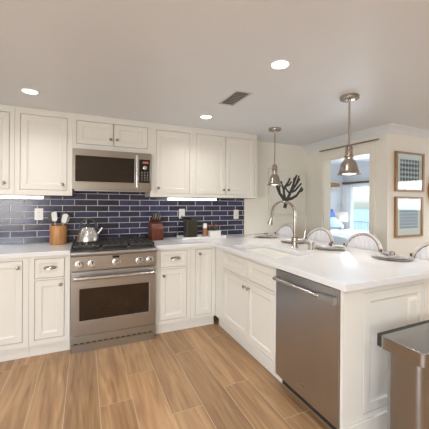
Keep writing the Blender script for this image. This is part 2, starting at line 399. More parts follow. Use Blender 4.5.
# doorway casing and crown
bm = new()
cw = 0.075
xs_, zs_ = sorted([DY0-cw, DY0, DY1, DY1+cw]), [0, DZ, DZ+0.10]
cells(bm, xs_, zs_, lambda a, b: not (DY0 < a < DY1 and b < DZ), XR-0.022, XR-0.0005)
for v in bm.verts: v.co = V(v.co.z, v.co.x, v.co.y)
struct('trim_1', bm, m_trim, bevel=0.004, label='cream casing around the bedroom doorway')
bm = new()
ys_ = [DY0-0.001, DY0+0.012, DY1-0.012, DY1+0.001]
cells(bm, ys_, [0, DZ-0.012, DZ+0.001], lambda a, b: not (DY0+0.012 < a < DY1-0.012 and b < DZ-0.012), XR-0.0004, XR+0.124)
for v in bm.verts: v.co = V(v.co.z, v.co.x, v.co.y)
struct('trim_2', bm, m_trim, label='cream jamb lining inside the bedroom doorway')
prof = [(0, 0), (-0.10, 0), (-0.10, -0.010), (-0.08, -0.018), (-0.045, -0.038), (-0.022, -0.062), (-0.014, -0.072), (0, -0.072)]
bm = new()
A = [bm.verts.new((XR-0.0005+d, 0.0, CE-0.001+z)) for d, z in prof]; Bq = [bm.verts.new((XR-0.0005+d, YF-0.0005+d, CE-0.001+z)) for d, z in prof]; Cq = [bm.verts.new((XE, YF-0.0005+d, CE-0.001+z)) for d, z in prof]
for P, Q in ((A, Bq), (Bq, Cq)):
    for i in range(len(prof)-1): bm.faces.new([P[i], P[i+1], Q[i+1], Q[i]])
bm.faces.new(A); bm.faces.new(Cq)
struct('trim_3', bm, m_ceil, label='pale crown moulding along the doorway wall and the print wall')
bm = new(); box(bm, XR+0.13, XE, YF-0.016, YF-0.001, 0, 0.12); struct('baseboard_dining', bm, m_trim)
bm = new(); box(bm, 2.2, XR-0.03, -0.016, -0.001, 0, 0.12); struct('baseboard_back', bm, m_trim)

# ------------------------------------------------------------------ cabinets
def shaker(W_, H_, t=0.02, rail=0.055, rec=0.008, lip=0.014):
    bm = new()
    def ring(i, y): return [bm.verts.new(p) for p in ((i,y,i),(W_-i,y,i),(W_-i,y,H_-i),(i,y,H_-i))]
    bk = ring(0, t); a0 = ring(0, 0.0015); a = ring(0.0015, 0); b = ring(rail, 0); c = ring(rail+0.003, 0.004); d = ring(rail+lip, rec)
    for P, Q in ((bk, a0), (a0, a), (a, b), (b, c), (c, d)):
        for i in range(4): bm.faces.new([P[i], P[(i+1)%4], Q[(i+1)%4], Q[i]])
    bm.faces.new(d); bm.faces.new(bk[::-1])
    return bm
knob_me = None
def knob(parent, x, z, m=None):
    bm = new(); lathe(bm, [(0.010,0),(0.0075,0.004),(0.006,0.012),(0.0135,0.018),(0.0155,0.024),(0.012,0.029),(0.004,0.031)], (0,0,0), (0,-1,0), 16)
    o = obj('knob', bm, m or m_knob, parent, smooth=True); o.location = (x, 0, z); o['label'] = 'small dark nickel knob'
    return o
def cup_pull(parent, x, z):
    bm = new(); n = 14
    # a hooded bin pull: half an ellipsoid shell, open underneath, on a flat oval rosette
    prev = None
    for i in range(n+1):
        a = PI*i/n; row = []
        for j in range(7):
            b = PI/2*j/6
            row.append(bm.verts.new((x+0.047*math.cos(a)*(1-0.0*j), -0.024*math.sin(a)*math.cos(b)-0.001, z-0.008+0.026*math.sin(b)*max(0.25, math.sin(a)))))
        if prev:
            for j in range(6): bm.faces.new([prev[j], row[j], row[j+1], prev[j+1]])
        prev = row
    prism(bm, [(x+0.054*math.cos(2*PI*q/20), z+0.004+0.017*math.sin(2*PI*q/20)) for q in range(20)], -0.003, 0.0, 'y')
    o = obj('cup_pull', bm, m_nickel, parent, smooth=True); o['label'] = 'hooded nickel cup pull'; return o
def cabinet(name, label, cat, loc, rz, W_, z0, z1, depth, ops, toe=None, group=None, under=False):
    t = thing(name, label, cat, loc, rz, group)
    bm = new(); ft = 0.022
    xs = sorted({0, W_, *[v for o in ops for v in o[:2]]}); zs = sorted({z0, z1, *[v for o in ops for v in o[2:4]]})
    cells(bm, xs, zs, lambda a, b: not any(o[0] < a < o[1] and o[2] < b < o[3] for o in ops), 0, ft, axis='y')
    obj('face_frame', bm, m_cab, t)
    bm = new(); box(bm, 0.0005, W_-0.0005, ft+0.0005, depth, z0+(0.002 if under else 0), z1); obj('carcass', bm, m_under if under == 'wood' else m_cab, t)
    if under:
        bm = new(); box(bm, 0.004, W_-0.004, ft+0.002, depth-0.002, z0-0.004, z0+0.0015); obj('bottom_panel', bm, m_under, t)['label'] = 'raw brown wood underside'
    if toe:
        bm = new(); box(bm, 0, W_, 0.042, 0.062, 0.0, toe); obj('toe_board', bm, m_cab, t)
    gp = 0.0036
    for o in ops:
        x0, x1, a0, a1, typ = o[:5]
        bm = shaker(x1-x0-2*gp, a1-a0-2*gp, rail=0.05 if typ != 'drawer' else 0.034)
        d = obj('drawer_front' if typ in ('drawer', 'false') else 'door', bm, m_cab, t); d.location = (x0+gp, 0, a0+gp)
        if len(o) > 5 and o[5] is not None:
            kx, kz = o[5]
            if typ == 'drawer': cup_pull(d, kx-x0-gp, kz-a0-gp)
            else: knob(d, kx-x0-gp, kz-a0-gp)
    return t
FY, UY = -0.61, -0.33
UZ0, UZ1 = 1.408, CE-0.001
def X0(x, ops): return [(a-x, b-x, c, d, ty, (k[0]-x, k[1]) if k else None) for a, b, c, d, ty, k in ops]
gU, gB = 'white upper cabinets', 'white base cabinets'
cabinet('upper_cabinet', 'white single-door upper cabinet cut off by the left edge of the photo', 'cabinet', (-1.02, UY, 0), 0, 0.54, UZ0, UZ1, 0.317,
        X0(-1.02, [(-0.97, -0.518, 1.458, 2.165, 'door', (-0.558, 1.515))]), group=gU, under=True)
cabinet('upper_cabinet', 'white single-door upper cabinet directly left of the microwave', 'cabinet', (-0.478, UY, 0), 0, 0.475, UZ0, UZ1, 0.317,
        X0(-0.478, [(-0.438, -0.047, 1.458, 2.165, 'door', (-0.087, 1.515))]), group=gU, under=True)
cabinet('upper_cabinet', 'short white two-door cabinet above the microwave', 'cabinet', (-0.002, UY, 0), 0, 0.766, 1.872, UZ1, 0.317,
        X0(-0.002, [(0.033, 0.3825, 1.926, 2.160, 'door', (0.352, 1.992)), (0.3835, 0.735, 1.926, 2.160, 'door', (0.416, 1.992))]), group=gU, under=True)
cabinet('upper_cabinet', 'white single-door upper cabinet directly right of the microwave', 'cabinet', (0.765, UY, 0), 0, 0.49, UZ0, UZ1, 0.317,
        X0(0.765, [(0.826, 1.22, 1.448, 2.150, 'door', (0.852, 1.506))]), group=gU, under=True)
cabinet('upper_cabinet', 'wide white two-door upper cabinet at the right end of the tiled wall', 'cabinet', (1.256, UY, 0), 0, 0.875, UZ0, UZ1, 0.317,
        X0(1.256, [(1.294, 1.6795, 1.445, 2.155, 'door', (1.655, 1.504)), (1.6805, 2.096, 1.445, 2.155, 'door', (1.717, 1.504))]), group=gU, under=True)
CT = 0.873
cabinet('base_cabinet', 'white base cabinet with one tall door at the far left of the counter', 'cabinet', (-0.92, FY, 0), 0, 0.60, 0.108, CT, 0.585,
        X0(-0.92, [(-0.86, -0.362, 0.15, 0.845, 'door', (-0.397, 0.79))]), toe=0.108, group=gB)
cabinet('base_cabinet', 'white base cabinet with a cup-pull drawer over a door, left of the range', 'cabinet', (-0.318, FY, 0), 0, 0.314, 0.108, CT, 0.585,
        X0(-0.318, [(-0.278, -0.046, 0.680, 0.850, 'drawer', (-0.161, 0.766)), (-0.278, -0.046, 0.15, 0.664, 'door', (-0.079, 0.618))]), toe=0.108, group=gB)
cabinet('base_cabinet', 'white base cabinet with a cup-pull drawer over a door, right of the range', 'cabinet', (0.765, FY, 0), 0, 0.375, 0.108, CT, 0.585,
        X0(0.765, [(0.812, 1.100, 0.682, 0.848, 'drawer', (0.975, 0.768)), (0.812, 1.100, 0.14, 0.664, 'door', (0.850, 0.600))]), toe=0.108, group=gB)
XP = 1.43
cabinet('base_cabinet', 'narrow white one-door base cabinet in the corner beside the peninsula', 'cabinet', (1.142, FY, 0), 0, XP-1.142-0.002, 0.108, CT, 0.585,
        X0(1.142, [(1.192, 1.385, 0.14, 0.848, 'door', (1.240, 0.800))]), toe=0.108, group=gB)
# sink base on the peninsula: local x runs towards the camera (world -y)
oy = -0.612
cabinet('base_cabinet', 'white sink base cabinet with two doors under two plain false drawer fronts', 'cabinet', (XP, oy, 0), -PI/2, 1.13, 0.108, CT, 0.60,
        [(0.20, 0.675, 0.672, 0.845, 'false', None), (0.676+0.012, 1.10, 0.672, 0.845, 'false', None),
         (0.20, 0.6835, 0.14, 0.650, 'door', (0.650, 0.600)), (0.6845, 1.10, 0.14, 0.650, 'door', (0.722, 0.600))], toe=0.108, group=gB)
# peninsula end panel and knee wall
t = thing('peninsula_end_panel', 'white recessed end panel and corner post of the peninsula behind the bin', 'panel', (XP, -2.36, 0), 0)
PWD = 0.765
bm = shaker(0.558, 0.69, rail=0.05); o = obj('panel', bm, m_cab, t); o.location = (0.1475, 0.0, 0.145)
bm = new(); cells(bm, [-0.014, 0.145, 0.708, PWD], [0.0, 0.142, 0.838, CT], lambda a, b: not (0.145 < a < 0.708 and 0.142 < b < 0.838), 0, 0.02, axis='y'); obj('face_frame', bm, m_cab, t)
bm = new(); box(bm, -0.014, PWD, -0.012, -0.0005, 0, 0.115); obj('baseboard', bm, m_cab, t, bevel=0.004)
bm = new(); box(bm, XP+0.602, XP+0.72, -2.338, -0.62, 0, CT); struct('wall_peninsula', bm, m_cab, label='white knee wall along the seating side of the peninsula')

# ------------------------------------------------------------------ countertops
bm = new(); box(bm, -1.0, -0.002, -0.64, -0.0095, CT+0.001, 0.914)
tag(obj('countertop', bm, m_quartz, bevel=0.004), 'short white quartz countertop left of the range', 'countertop', 'white quartz countertops')
bm = new()
SX0, SX1, SY0, SY1 = 1.50, 1.88, -1.62, -0.90
cells(bm, [0.7645, 1.392, SX0, SX1, 2.54], [-2.394, SY0, SY1, -0.64, -0.0095],
      lambda a, b: (a > 1.392 or b > -0.64) and not (SX0 < a < SX1 and SY0 < b < SY1), CT+0.001, 0.914)
tag(obj('countertop', bm, m_quartz, bevel=0.004), 'large L-shaped white quartz countertop with the sink, running over the peninsula', 'countertop', 'white quartz countertops')
t = thing('sink', 'white rectangular undermount sink set into the peninsula counter', 'sink', ((SX0+SX1)/2, (SY0+SY1)/2, 0))
bm = new(); a, b = (SX1-SX0)/2+0.004, (SY1-SY0)/2+0.004
vs = []
for z, e in ((CT-0.001, 0.012), (CT-0.001, 0.0), (0.70, 0.0), (0.69, -0.012)):
    vs.append([bm.verts.new(p) for p in ((-a-e,-b-e,z),(a+e,-b-e,z),(a+e,b+e,z),(-a-e,b+e,z))])
for P, Q in zip(vs, vs[1:]):
    for i in range(4): bm.faces.new([P[i], P[(i+1)%4], Q[(i+1)%4], Q[i]])
bm.faces.new(vs[-1]); obj('basin', bm, m_tray, t)
bm = new(); lathe(bm, [(0.045,0),(0.045,0.003),(0.02,0.004)], (0,0,0.6905)); obj('drain', bm, m_chrome, t, smooth=True)

# ------------------------------------------------------------------ range
t = thing('range', 'stainless steel gas range with five knobs and black grates', 'range', (0.0, 0, 0))
RW = 0.762; ry = -0.677
bm = new(); box(bm, 0.002, RW-0.002, -0.635, -0.012, 0.03, 0.895); obj('body', bm, m_steel, t)
bm = new()
prism(bm, [(-0.635, 0.735), (ry, 0.735), (ry-0.004, 0.858), (ry-0.016, 0.866), (ry-0.022, 0.880), (ry-0.016, 0.896), (ry-0.004, 0.902), (-0.60, 0.902), (-0.60, 0.895), (-0.635, 0.895)], 0.001, RW-0.001)
obj('control_panel', bm, m_steel, t, bevel=0.002)
bm = new(); box(bm, 0.002, RW-0.002, -0.5995, -0.045, 0.8955, 0.904); obj('cooktop', bm, m_black, t)
bm = new(); box(bm, 0.002, RW-0.002, -0.0445, -0.0125, 0.8955, 0.945); obj('back_trim', bm, m_steel, t, bevel=0.004)
for bx, by in ((0.14,-0.46),(0.14,-0.19),(0.381,-0.32),(0.62,-0.46),(0.62,-0.19)):
    bm = new(); lathe(bm, [(0.058,0),(0.055,0.006),(0.04,0.008),(0.038,0.016),(0.02,0.019)], (bx,by,0.904), seg=20); obj('burner', bm, m_black, t, smooth=True)
for gx in (0.006, 0.2565, 0.507):
    bm = new(); gw = 0.249; y0, y1, z0, z1 = -0.595, -0.05, 0.930, 0.944
    for x in (gx, gx+gw-0.012): box(bm, x, x+0.012, y0, y1, z0-0.008, z1)
    for y in (y0, (y0+y1)/2-0.006, y1-0.012): box(bm, gx, gx+gw, y, y+0.012, z0, z1)
    for x in (gx+gw*0.28, gx+gw*0.5, gx+gw*0.72): box(bm, x-0.005, x+0.005, y0, y1, z0, z1)
    for y in (y0+0.14, y1-0.14): box(bm, gx, gx+gw, y-0.005, y+0.005, z0, z1)
    for x in (gx, gx+gw-0.014):
        for y in (y0, y1-0.014): box(bm, x, x+0.014, y, y+0.014, 0.9045, z0)
    obj('grate', bm, m_black, t)
for kx in (0.074, 0.178, 0.386, 0.597, 0.697):
    bm = new(); lathe(bm, [(0.036,0),(0.036,0.004),(0.029,0.006),(0.028,0.03),(0.024,0.036),(0.008,0.037)], (kx, ry-0.001, 0.787), (0,-1,0.03), 20)
    kb = obj('knob', bm, m_chrome, t, smooth=True)
    bm = new(); box(bm, kx-0.004, kx+0.004, ry-0.041, ry-0.036, 0.792, 0.815); obj('pointer', bm, m_blackgl, kb)
bm = new(); box(bm, 0.352, 0.412, ry-0.0055, ry-0.001, 0.831, 0.851); obj('display', bm, m_blackgl, t)
# oven door with framed window
bm = new(); cells(bm, [0.006, 0.075, 0.690, 0.756], [0.152, 0.282, 0.568, 0.722], lambda a, b: not (0.075 < a < 0.690 and 0.282 < b < 0.568), ry, ry+0.04, axis='y')
dr = obj('oven_door', bm, m_steel, t, bevel=0.004)
bm = new(); box(bm, 0.074, 0.691, ry+0.006, ry+0.012, 0.281, 0.569); obj('window', bm, m_ovengl, dr)
bm = new(); tube(bm, [(0.030, ry-0.055, 0.672), (0.734, ry-0.055, 0.672)], 0.0165, 14)
for x in (0.05, 0.714): box(bm, x-0.014, x+0.014, ry-0.055, ry+0.001, 0.660, 0.684)
obj('handle', bm, m_chrome, dr, smooth=True)
bm = new(); box(bm, 0.006, 0.756, ry+0.004, ry+0.03, 0.074, 0.148); kd = obj('lower_panel', bm, m_steel, t, bevel=0.003)
bm = new()
for i in range(14): box(bm, 0.03+i*0.0505, 0.03+i*0.0505+0.034, ry+0.0025, ry+0.0045, 0.079, 0.087)
obj('vent_slot', bm, m_dark, kd)
bm = new(); box(bm, 0.012, 0.75, ry+0.012, ry+0.03, 0.0, 0.068); obj('kick_plate', bm, m_steel, t)

# ------------------------------------------------------------------ microwave
t = thing('microwave', 'stainless over-the-range microwave with brown glass door under the short cabinet', 'microwave', (0, 0, 0))
my = -0.41
bm = new(); box(bm, 0.001, 0.761, my+0.03, -0.012, 1.475, 1.865); obj('body', bm, m_steelh, t)
bm = new(); cells(bm, [0.001, 0.028, 0.584, 0.618], [1.470, 1.548, 1.800, 1.866], lambda a, b: not (0.028 < a < 0.584 and 1.548 < b < 1.800), my, my+0.029, axis='y')
dr = obj('door', bm, m_mwsteel, t, bevel=0.003)
bm = new(); box(bm, 0.027, 0.585, my+0.005, my+0.012, 1.547, 1.801); obj('window', bm, m_mwgl, dr)
bm = new(); tube(bm, [(0.602, my-0.042, 1.500), (0.602, my-0.042, 1.835)], 0.013, 14)
for z in (1.52, 1.815): lathe(bm, [(0.009,0),(0.009,0.036)], (0.602, my+0.001, z), (0,-1,0), 12)
obj('handle', bm, m_chrome, dr, smooth=True)
bm = new(); cells(bm, [0.620, 0.632, 0.744, 0.761], [1.470, 1.552, 1.798, 1.866], lambda a, b: not (0.632 < a < 0.744 and 1.552 < b < 1.798), my, my+0.029, axis='y')
cp = obj('control_frame', bm, m_mwsteel, t, bevel=0.002)
bm = new(); box(bm, 0.631, 0.745, my+0.004, my+0.012, 1.551, 1.799); obj('control_panel', bm, m_blackgl, cp)
bm = new(); box(bm, 0.668, 0.728, my+0.002, my+0.004, 1.757, 1.778); obj('display', bm, mat('lit_display', (0.35, 0.12, 0.09), 0.3, emit=0.08, ecol=(0.9, 0.45, 0.35)), cp)
bm = new(); lathe(bm, [(0.021,0),(0.020,0.012),(0.01,0.015)], (0.690, my+0.004, 1.712), (0,-1,0), 18); obj('dial', bm, m_chrome, cp, smooth=True)
bm = new()
for r in range(6):
    for c in range(3): box(bm, 0.652+c*0.03, 0.668+c*0.03, my+0.0025, my+0.004, 1.576+r*0.017, 1.583+r*0.017)
obj('buttons', bm, mat('button_grey', (0.22, 0.20, 0.18), 0.5), cp)
bm = new(); box(bm, 0.03, 0.73, my+0.06, -0.05, 1.462, 1.4745); obj('underside_filter', bm, m_ventd, t)
bm = new(); box(bm, 0.02, 0.74, my+0.02, my+0.05, 1.455, 1.4695); obj('bottom_vent', bm, m_steelh, t)

# ------------------------------------------------------------------ dishwasher
t = thing('dishwasher', 'stainless dishwasher with a long bar handle at the end of the peninsula', 'dishwasher', (XP, -1.745, 0), -PI/2)
bm = new(); box(bm, 0.003, 0.590, 0.02, 0.56, 0.10, CT-0.003); obj('body', bm, m_dark, t)
bm = new(); box(bm, 0.005, 0.592, -0.022, 0.0195, 0.090, 0.864); dr = obj('door', bm, m_steelh, t, bevel=0.004)
bm = new(); tube(bm, [(0.020, -0.052, 0.800), (0.470, -0.052, 0.800)], 0.012, 14)
box(bm, 0.022, 0.058, -0.052, -0.0215, 0.786, 0.814)
obj('handle', bm, m_chrome, dr, smooth=True)
bm = new(); box(bm, 0.455, 0.580, -0.058, -0.0215, 0.780, 0.820); obj('handle_mount', bm, m_steelh, dr, bevel=0.005)
bm = new(); box(bm, 0.262, 0.318, -0.0235, -0.0215, 0.165, 0.180); obj('badge', bm, m_nickel, dr)
bm = new(); box(bm, 0.005, 0.590, 0.045, 0.06, 0.0, 0.0895); obj('kick_plate', bm, m_dark, t)

# ------------------------------------------------------------------ lights of the room
def downlight(x, y, label):
    t = thing('recessed_downlight', label, 'ceiling light', (x, y, CE), 0, 'recessed downlights')
    bm = new(); lathe(bm, [(0.052, -0.004), (0.052, -0.0005), (0.066, -0.0005), (0.066, -0.003), (0.063, -0.006), (0.056, -0.008), (0.052, -0.004)], seg=32, caps=False); obj('trim_ring', bm, m_ceil, t, smooth=True)
    bm = new(); lathe(bm, [(0.0515, -0.0045), (0.0515, -0.001)], seg=32); obj('lens', bm, m_glow, t)
    d = bpy.data.lights.new('downlight_lamp', 'SPOT'); d.energy = 19; d.spot_size = math.radians(150); d.spot_blend = 0.9; d.shadow_soft_size = 0.06; d.color = (1, 0.985, 0.955)
    o = bpy.data.objects.new('downlight_lamp', d); COL.objects.link(o); o.parent = t; o.location = (0, 0, -0.02)
downlight(-0.288, -0.818, 'round recessed downlight in the ceiling above the left upper cabinets')
downlight(1.233, -0.785, 'small round recessed downlight near the ceiling vent, by the right upper cabinets')
downlight(1.231, -2.022, 'larger nearest recessed downlight in the middle of the ceiling')
def light_bar(x0, x1, label):
    t = thing('cabinet_light_bar', label, 'light bar', ((x0+x1)/2, -0.290, UZ0-0.004), 0, 'under-cabinet light bars')
    w = (x1-x0)/2
    bm = new(); box(bm, -w, w, -0.03, 0.03, -0.008, -0.0005); obj('housing', bm, m_white, t)
    bm = new(); box(bm, -w+0.004, w-0.004, -0.026, 0.026, -0.030, -0.0085); obj('diffuser', bm, m_bar, t, bevel=0.004)
    d = bpy.data.lights.new('bar_lamp', 'AREA'); d.shape = 'RECTANGLE'; d.size = 2*w-0.02; d.size_y = 0.04; d.energy = 11*w/0.3; d.color = (1, 0.97, 0.95)
    o = bpy.data.objects.new('bar_lamp', d); COL.objects.link(o); o.parent = t; o.location = (0, 0, -0.025)
light_bar(-1.0, -0.25, 'glowing light bar under the left upper cabinets')
light_bar(0.97, 1.57, 'glowing light bar under the right upper cabinets')

t = thing('ceiling_vent', 'rectangular grey louvred air vent in the ceiling', 'vent', (1.252, -1.37, CE))
bm = new(); cells(bm, [-0.075, -0.058, 0.058, 0.075], [-0.17, -0.153, 0.153, 0.17], lambda a, b: abs(a) > 0.058 or abs(b) > 0.153, -0.008, -0.0005); obj('frame', bm, m_vent, t, bevel=0.002)
bm = new(); box(bm, -0.058, 0.058, -0.153, 0.153, -0.002, -0.0006); obj('duct_opening', bm, m_ventd, t)
for i in range(9):
    y = -0.138+i*0.0345
    bm = new(); prism(bm, [(y-0.007, -0.009), (y+0.004, -0.0035), (y+0.006, -0.004), (y-0.005, -0.0098)], -0.0575, 0.0575); obj('slat', bm, m_vent, t)

def pendant(loc, r, zb, label):
    t = thing('pendant_lamp', label, 'pendant light', (loc[0], loc[1], CE), 0, 'bell pendant lamps'); z = zb-CE
    bm = new(); lathe(bm, [(0.074, -0.0005), (0.076, -0.006), (0.073, -0.024), (0.066, -0.029), (0.014, -0.030), (0.012, -0.045)], seg=32); obj('canopy', bm, m_nickel, t, smooth=True)
    bm = new()
    for s in (-1, 1):
        bm = new(); ball(bm, (0.042*s, -0.03, -0.030), 0.008, 0.008, 0.008, 10, 6); obj('canopy_screw', bm, m_knob, t, smooth=True)
    k = r/0.091
    def Z(h): return z+h
    top = Z(0.243)
    bm = new(); tube(bm, [(0, 0, -0.03), (0, 0, top-0.002)], 0.0075, 12); obj('rod', bm, m_nickel, t, smooth=True)
    bm = new()
    pts = [(-0.034*k, 0, Z(0.150)), (-0.034*k, 0, Z(0.205))]+[(0.034*k*math.cos(a), 0, Z(0.210)+0.033*math.sin(a)) for a in [PI*(1-i/8) for i in range(9)]]+[(0.034*k, 0, Z(0.205)), (0.034*k, 0, Z(0.150))]
    tube(bm, pts, 0.0065, 8); obj('yoke', bm, m_nickel, t, smooth=True)
    bm = new(); lathe(bm, [(0.012*k, Z(0.238)), (0.018*k, Z(0.228)), (0.018*k, Z(0.205)), (0.028*k, Z(0.198)), (0.031*k, Z(0.190)), (0.031*k, Z(0.182)), (0.026*k, Z(0.178)), (0.026*k, Z(0.165)), (0.034*k, Z(0.160)), (0.036*k, Z(0.145)), (0.033*k, Z(0.140)), (0.033*k, Z(0.124))], seg=28); obj('socket_housing', bm, m_nickel, t, smooth=True)
    out = [(0.034, 0.126), (0.040, 0.119), (0.048, 0.108), (0.056, 0.092), (0.0625, 0.074), (0.068, 0.054), (0.0725, 0.036), (0.078, 0.020), (0.084, 0.011), (0.0915, 0.007), (0.0915, 0.0)]
    prof = [(a*k, Z(b)) for a, b in out]+[(max(0.001, a-0.005)*k, Z(b-0.001)) for a, b in out[::-1][1:]]
    bm = new(); lathe(bm, prof, seg=36, caps=False); obj('shade', bm, m_nickel, t, smooth=True)
    bm = new(); lathe(bm, [(0.072*k, Z(0.012)), (0.045*k, Z(0.004)), (0.01*k, Z(0.001))], seg=28); obj('diffuser', bm, m_bulb, t, smooth=True)
    d = bpy.data.lights.new('pendant_bulb', 'SPOT'); d.energy = 14; d.spot_size = math.radians(130); d.spot_blend = 0.6; d.shadow_soft_size = 0.05; d.color = (1, 0.92, 0.82)
    o = bpy.data.objects.new('pendant_bulb', d); COL.objects.link(o); o.parent = t; o.location = (0, 0, z-0.004)
pendant((2.146, -0.691), 0.085, 1.560, 'far smaller-looking bell-shaped nickel pendant lamp in front of the coral picture')
pendant((2.08, -1.807), 0.091, 1.585, 'near bell-shaped nickel pendant lamp hanging in front of the bedroom doorway')

# ------------------------------------------------------------------ outlets
def outlet(loc, rz, w, h, label, kind):
    t = thing('wall_outlet', label, 'outlet', loc, rz, 'white wall outlets')
    bm = new(); prism(bm, rrect(-w/2, w/2, -h/2, h/2, 0.006), -0.006, -0.0002, 'y'); obj('cover_plate', bm, m_white if kind != 'panel' else m_trim, t, bevel=0.0015)
    bm = new()
    if kind == 'panel':
        bm.free(); bm = new(); box(bm, -w*0.36, w*0.36, -0.0085, -0.0062, -h*0.42, h*0.42); obj('rocker', bm, m_cab, t, bevel=0.002)
    elif kind == 'switch':
        for s in (-1, 1): box(bm, s*w*0.24-0.014, s*w*0.24+0.014, -0.009, -0.0062, -0.032, 0.032)
        obj('rocker', bm, m_white, t)
    else:
        box(bm, -0.017, 0.017, -0.0085, -0.0062, -0.034, 0.034); r = obj('receptacle', bm, m_white, t)
        bm = new()
        for z in (-0.018, 0.018):
            for s in (-1, 1): box(bm, s*0.006-0.0012, s*0.006+0.0012, -0.0092, -0.0086, z-0.005, z+0.005)
        obj('slots', bm, m_dark, r)
outlet((-0.323, -0.0095, 1.216), 0, 0.078, 0.122, 'white outlet plate on the tiles beside the wooden utensil crock', 'outlet')
outlet((1.228, -0.0095, 1.206), 0, 0.075, 0.122, 'white outlet plate on the tiles above the dark bronze appliance', 'outlet')
outlet((2.000, -0.0095, 1.190), 0, 0.075, 0.126, 'white outlet plate near the right end of the tiles', 'outlet')
outlet((2.022, -2.3520, 0.672), 0, 0.092, 0.165, 'tall cream switch plate on the peninsula end panel above the bin', 'panel')

# ------------------------------------------------------------------ things on the left counter and the range
cx, cy = -0.131, -0.15
t = thing('utensil_crock', 'round bamboo crock holding cooking utensils on the left counter', 'crock', (cx, cy, 0.9145))
bm = new(); R = 0.080
lathe(bm, [(R*0.97, 0), (R, 0.004), (R, 0.185), (R-0.003, 0.190), (R-0.010, 0.190), (R-0.010, 0.02), (0.001, 0.018)], seg=28); obj('body', bm, m_bamboo, t, smooth=True)
def utensil(name, label, cat, base, top, head, hm, handm):
    t = thing(name, label, cat, (cx, cy, 0.9145), 0, 'cooking utensils in the crock')
    a, b = Vector(base), Vector(top)
    bm = new(); tube(bm, [a, a.lerp(b, 0.5), b], 0.006, 8); obj('handle', bm, handm, t, smooth=True)
    d = (b-a).normalized(); side = d.cross(V(0, -1, 0)).normalized(); nrm = side.cross(d)
    bm = new(); pts = {'spatula': [(-0.018,0),(-0.024,0.02),(-0.026,0.075),(-0.018,0.092),(0.010,0.098),(0.024,0.085),(0.024,0.02),(0.016,0)],
                       'turner': [(-0.016,0),(-0.034,0.03),(-0.036,0.105),(0.036,0.105),(0.034,0.03),(0.016,0)],
                       'spoon': [(0.034*math.cos(2*PI*i/16-PI/2), 0.05+0.05*math.sin(2*PI*i/16-PI/2)) for i in range(16)]}[head]
    A = [bm.verts.new(b-d*0.008+side*x+d*y-nrm*0.005) for x, y in pts]; B = [bm.verts.new(b-d*0.008+side*x+d*y+nrm*0.005) for x, y in pts]
    bm.faces.new(A); bm.faces.new(B[::-1])
    for i in range(len(pts)): bm.faces.new([A[i], B[i], B[(i+1)%len(pts)], A[(i+1)%len(pts)]])
    obj('head', bm, hm, t, bevel=0.002)
m_sil = mat('pale_silicone', (0.72, 0.76, 0.76), 0.5); m_hand = wood_mat('beech_handle', (0.45, 0.26, 0.12), (0.6, 0.38, 0.2))
m_nyl = mat('dark_nylon', (0.06, 0.052, 0.045), 0.45, var=0.2)
utensil('spatula', 'left white silicone spatula in the bamboo crock', 'spatula', (-0.01,-0.04,0.025), (-0.030,-0.052,0.245), 'spatula', m_sil, m_hand)
utensil('spatula', 'right white silicone spatula in the bamboo crock, tilted to the right', 'spatula', (0.0,-0.038,0.025), (0.048,-0.05,0.225), 'spatula', m_sil, m_hand)
utensil('turner', 'dark slotted turner leaning out of the left of the crock', 'utensil', (-0.03,0.01,0.025), (-0.060,0.0,0.235), 'turner', m_nyl, m_nyl)
utensil('ladle', 'dark round ladle behind the white spatulas in the crock', 'utensil', (0.01,0.03,0.025), (0.035,0.03,0.235), 'spoon', m_nyl, m_nyl)
utensil('cooking_spoon', 'steel spoon sticking out of the right of the crock', 'utensil', (0.02,0.01,0.025), (0.058,0.018,0.215), 'spoon', m_nickel, m_nickel)
# kettle
t = thing('kettle', 'stainless tea kettle with black arched handle on the back left burner', 'kettle', (0.147, -0.30, 0.945))
bm = new(); lathe(bm, [(0.096,0),(0.108,0.006),(0.109,0.022),(0.101,0.055),(0.088,0.098),(0.073,0.134),(0.060,0.152),(0.048,0.157),(0.012,0.161)], seg=32); obj('body', bm, m_chrome, t, smooth=True)
bm = new(); lathe(bm, [(0.046,0.1605),(0.042,0.166),(0.012,0.170),(0.010,0.178),(0.014,0.185),(0.008,0.192)], seg=20); obj('lid', bm, m_black, t, smooth=True)
bm = new(); tube(bm, [(-0.080,0,0.112)]+[(0.077*math.cos(a), 0, 0.142+0.090*math.sin(a)) for a in [PI*(1-i/12) for i in range(13)]]+[(0.080,0,0.112)], 0.010, 10); obj('handle', bm, m_black, t, smooth=True)
bm = new(); tube(bm, [(0.070,-0.01,0.060),(0.100,-0.014,0.085),(0.118,-0.016,0.118),(0.134,-0.018,0.138)], 0.016, 12, radii=[0.024,0.019,0.015,0.014]); obj('spout', bm, m_chrome, t, smooth=True)
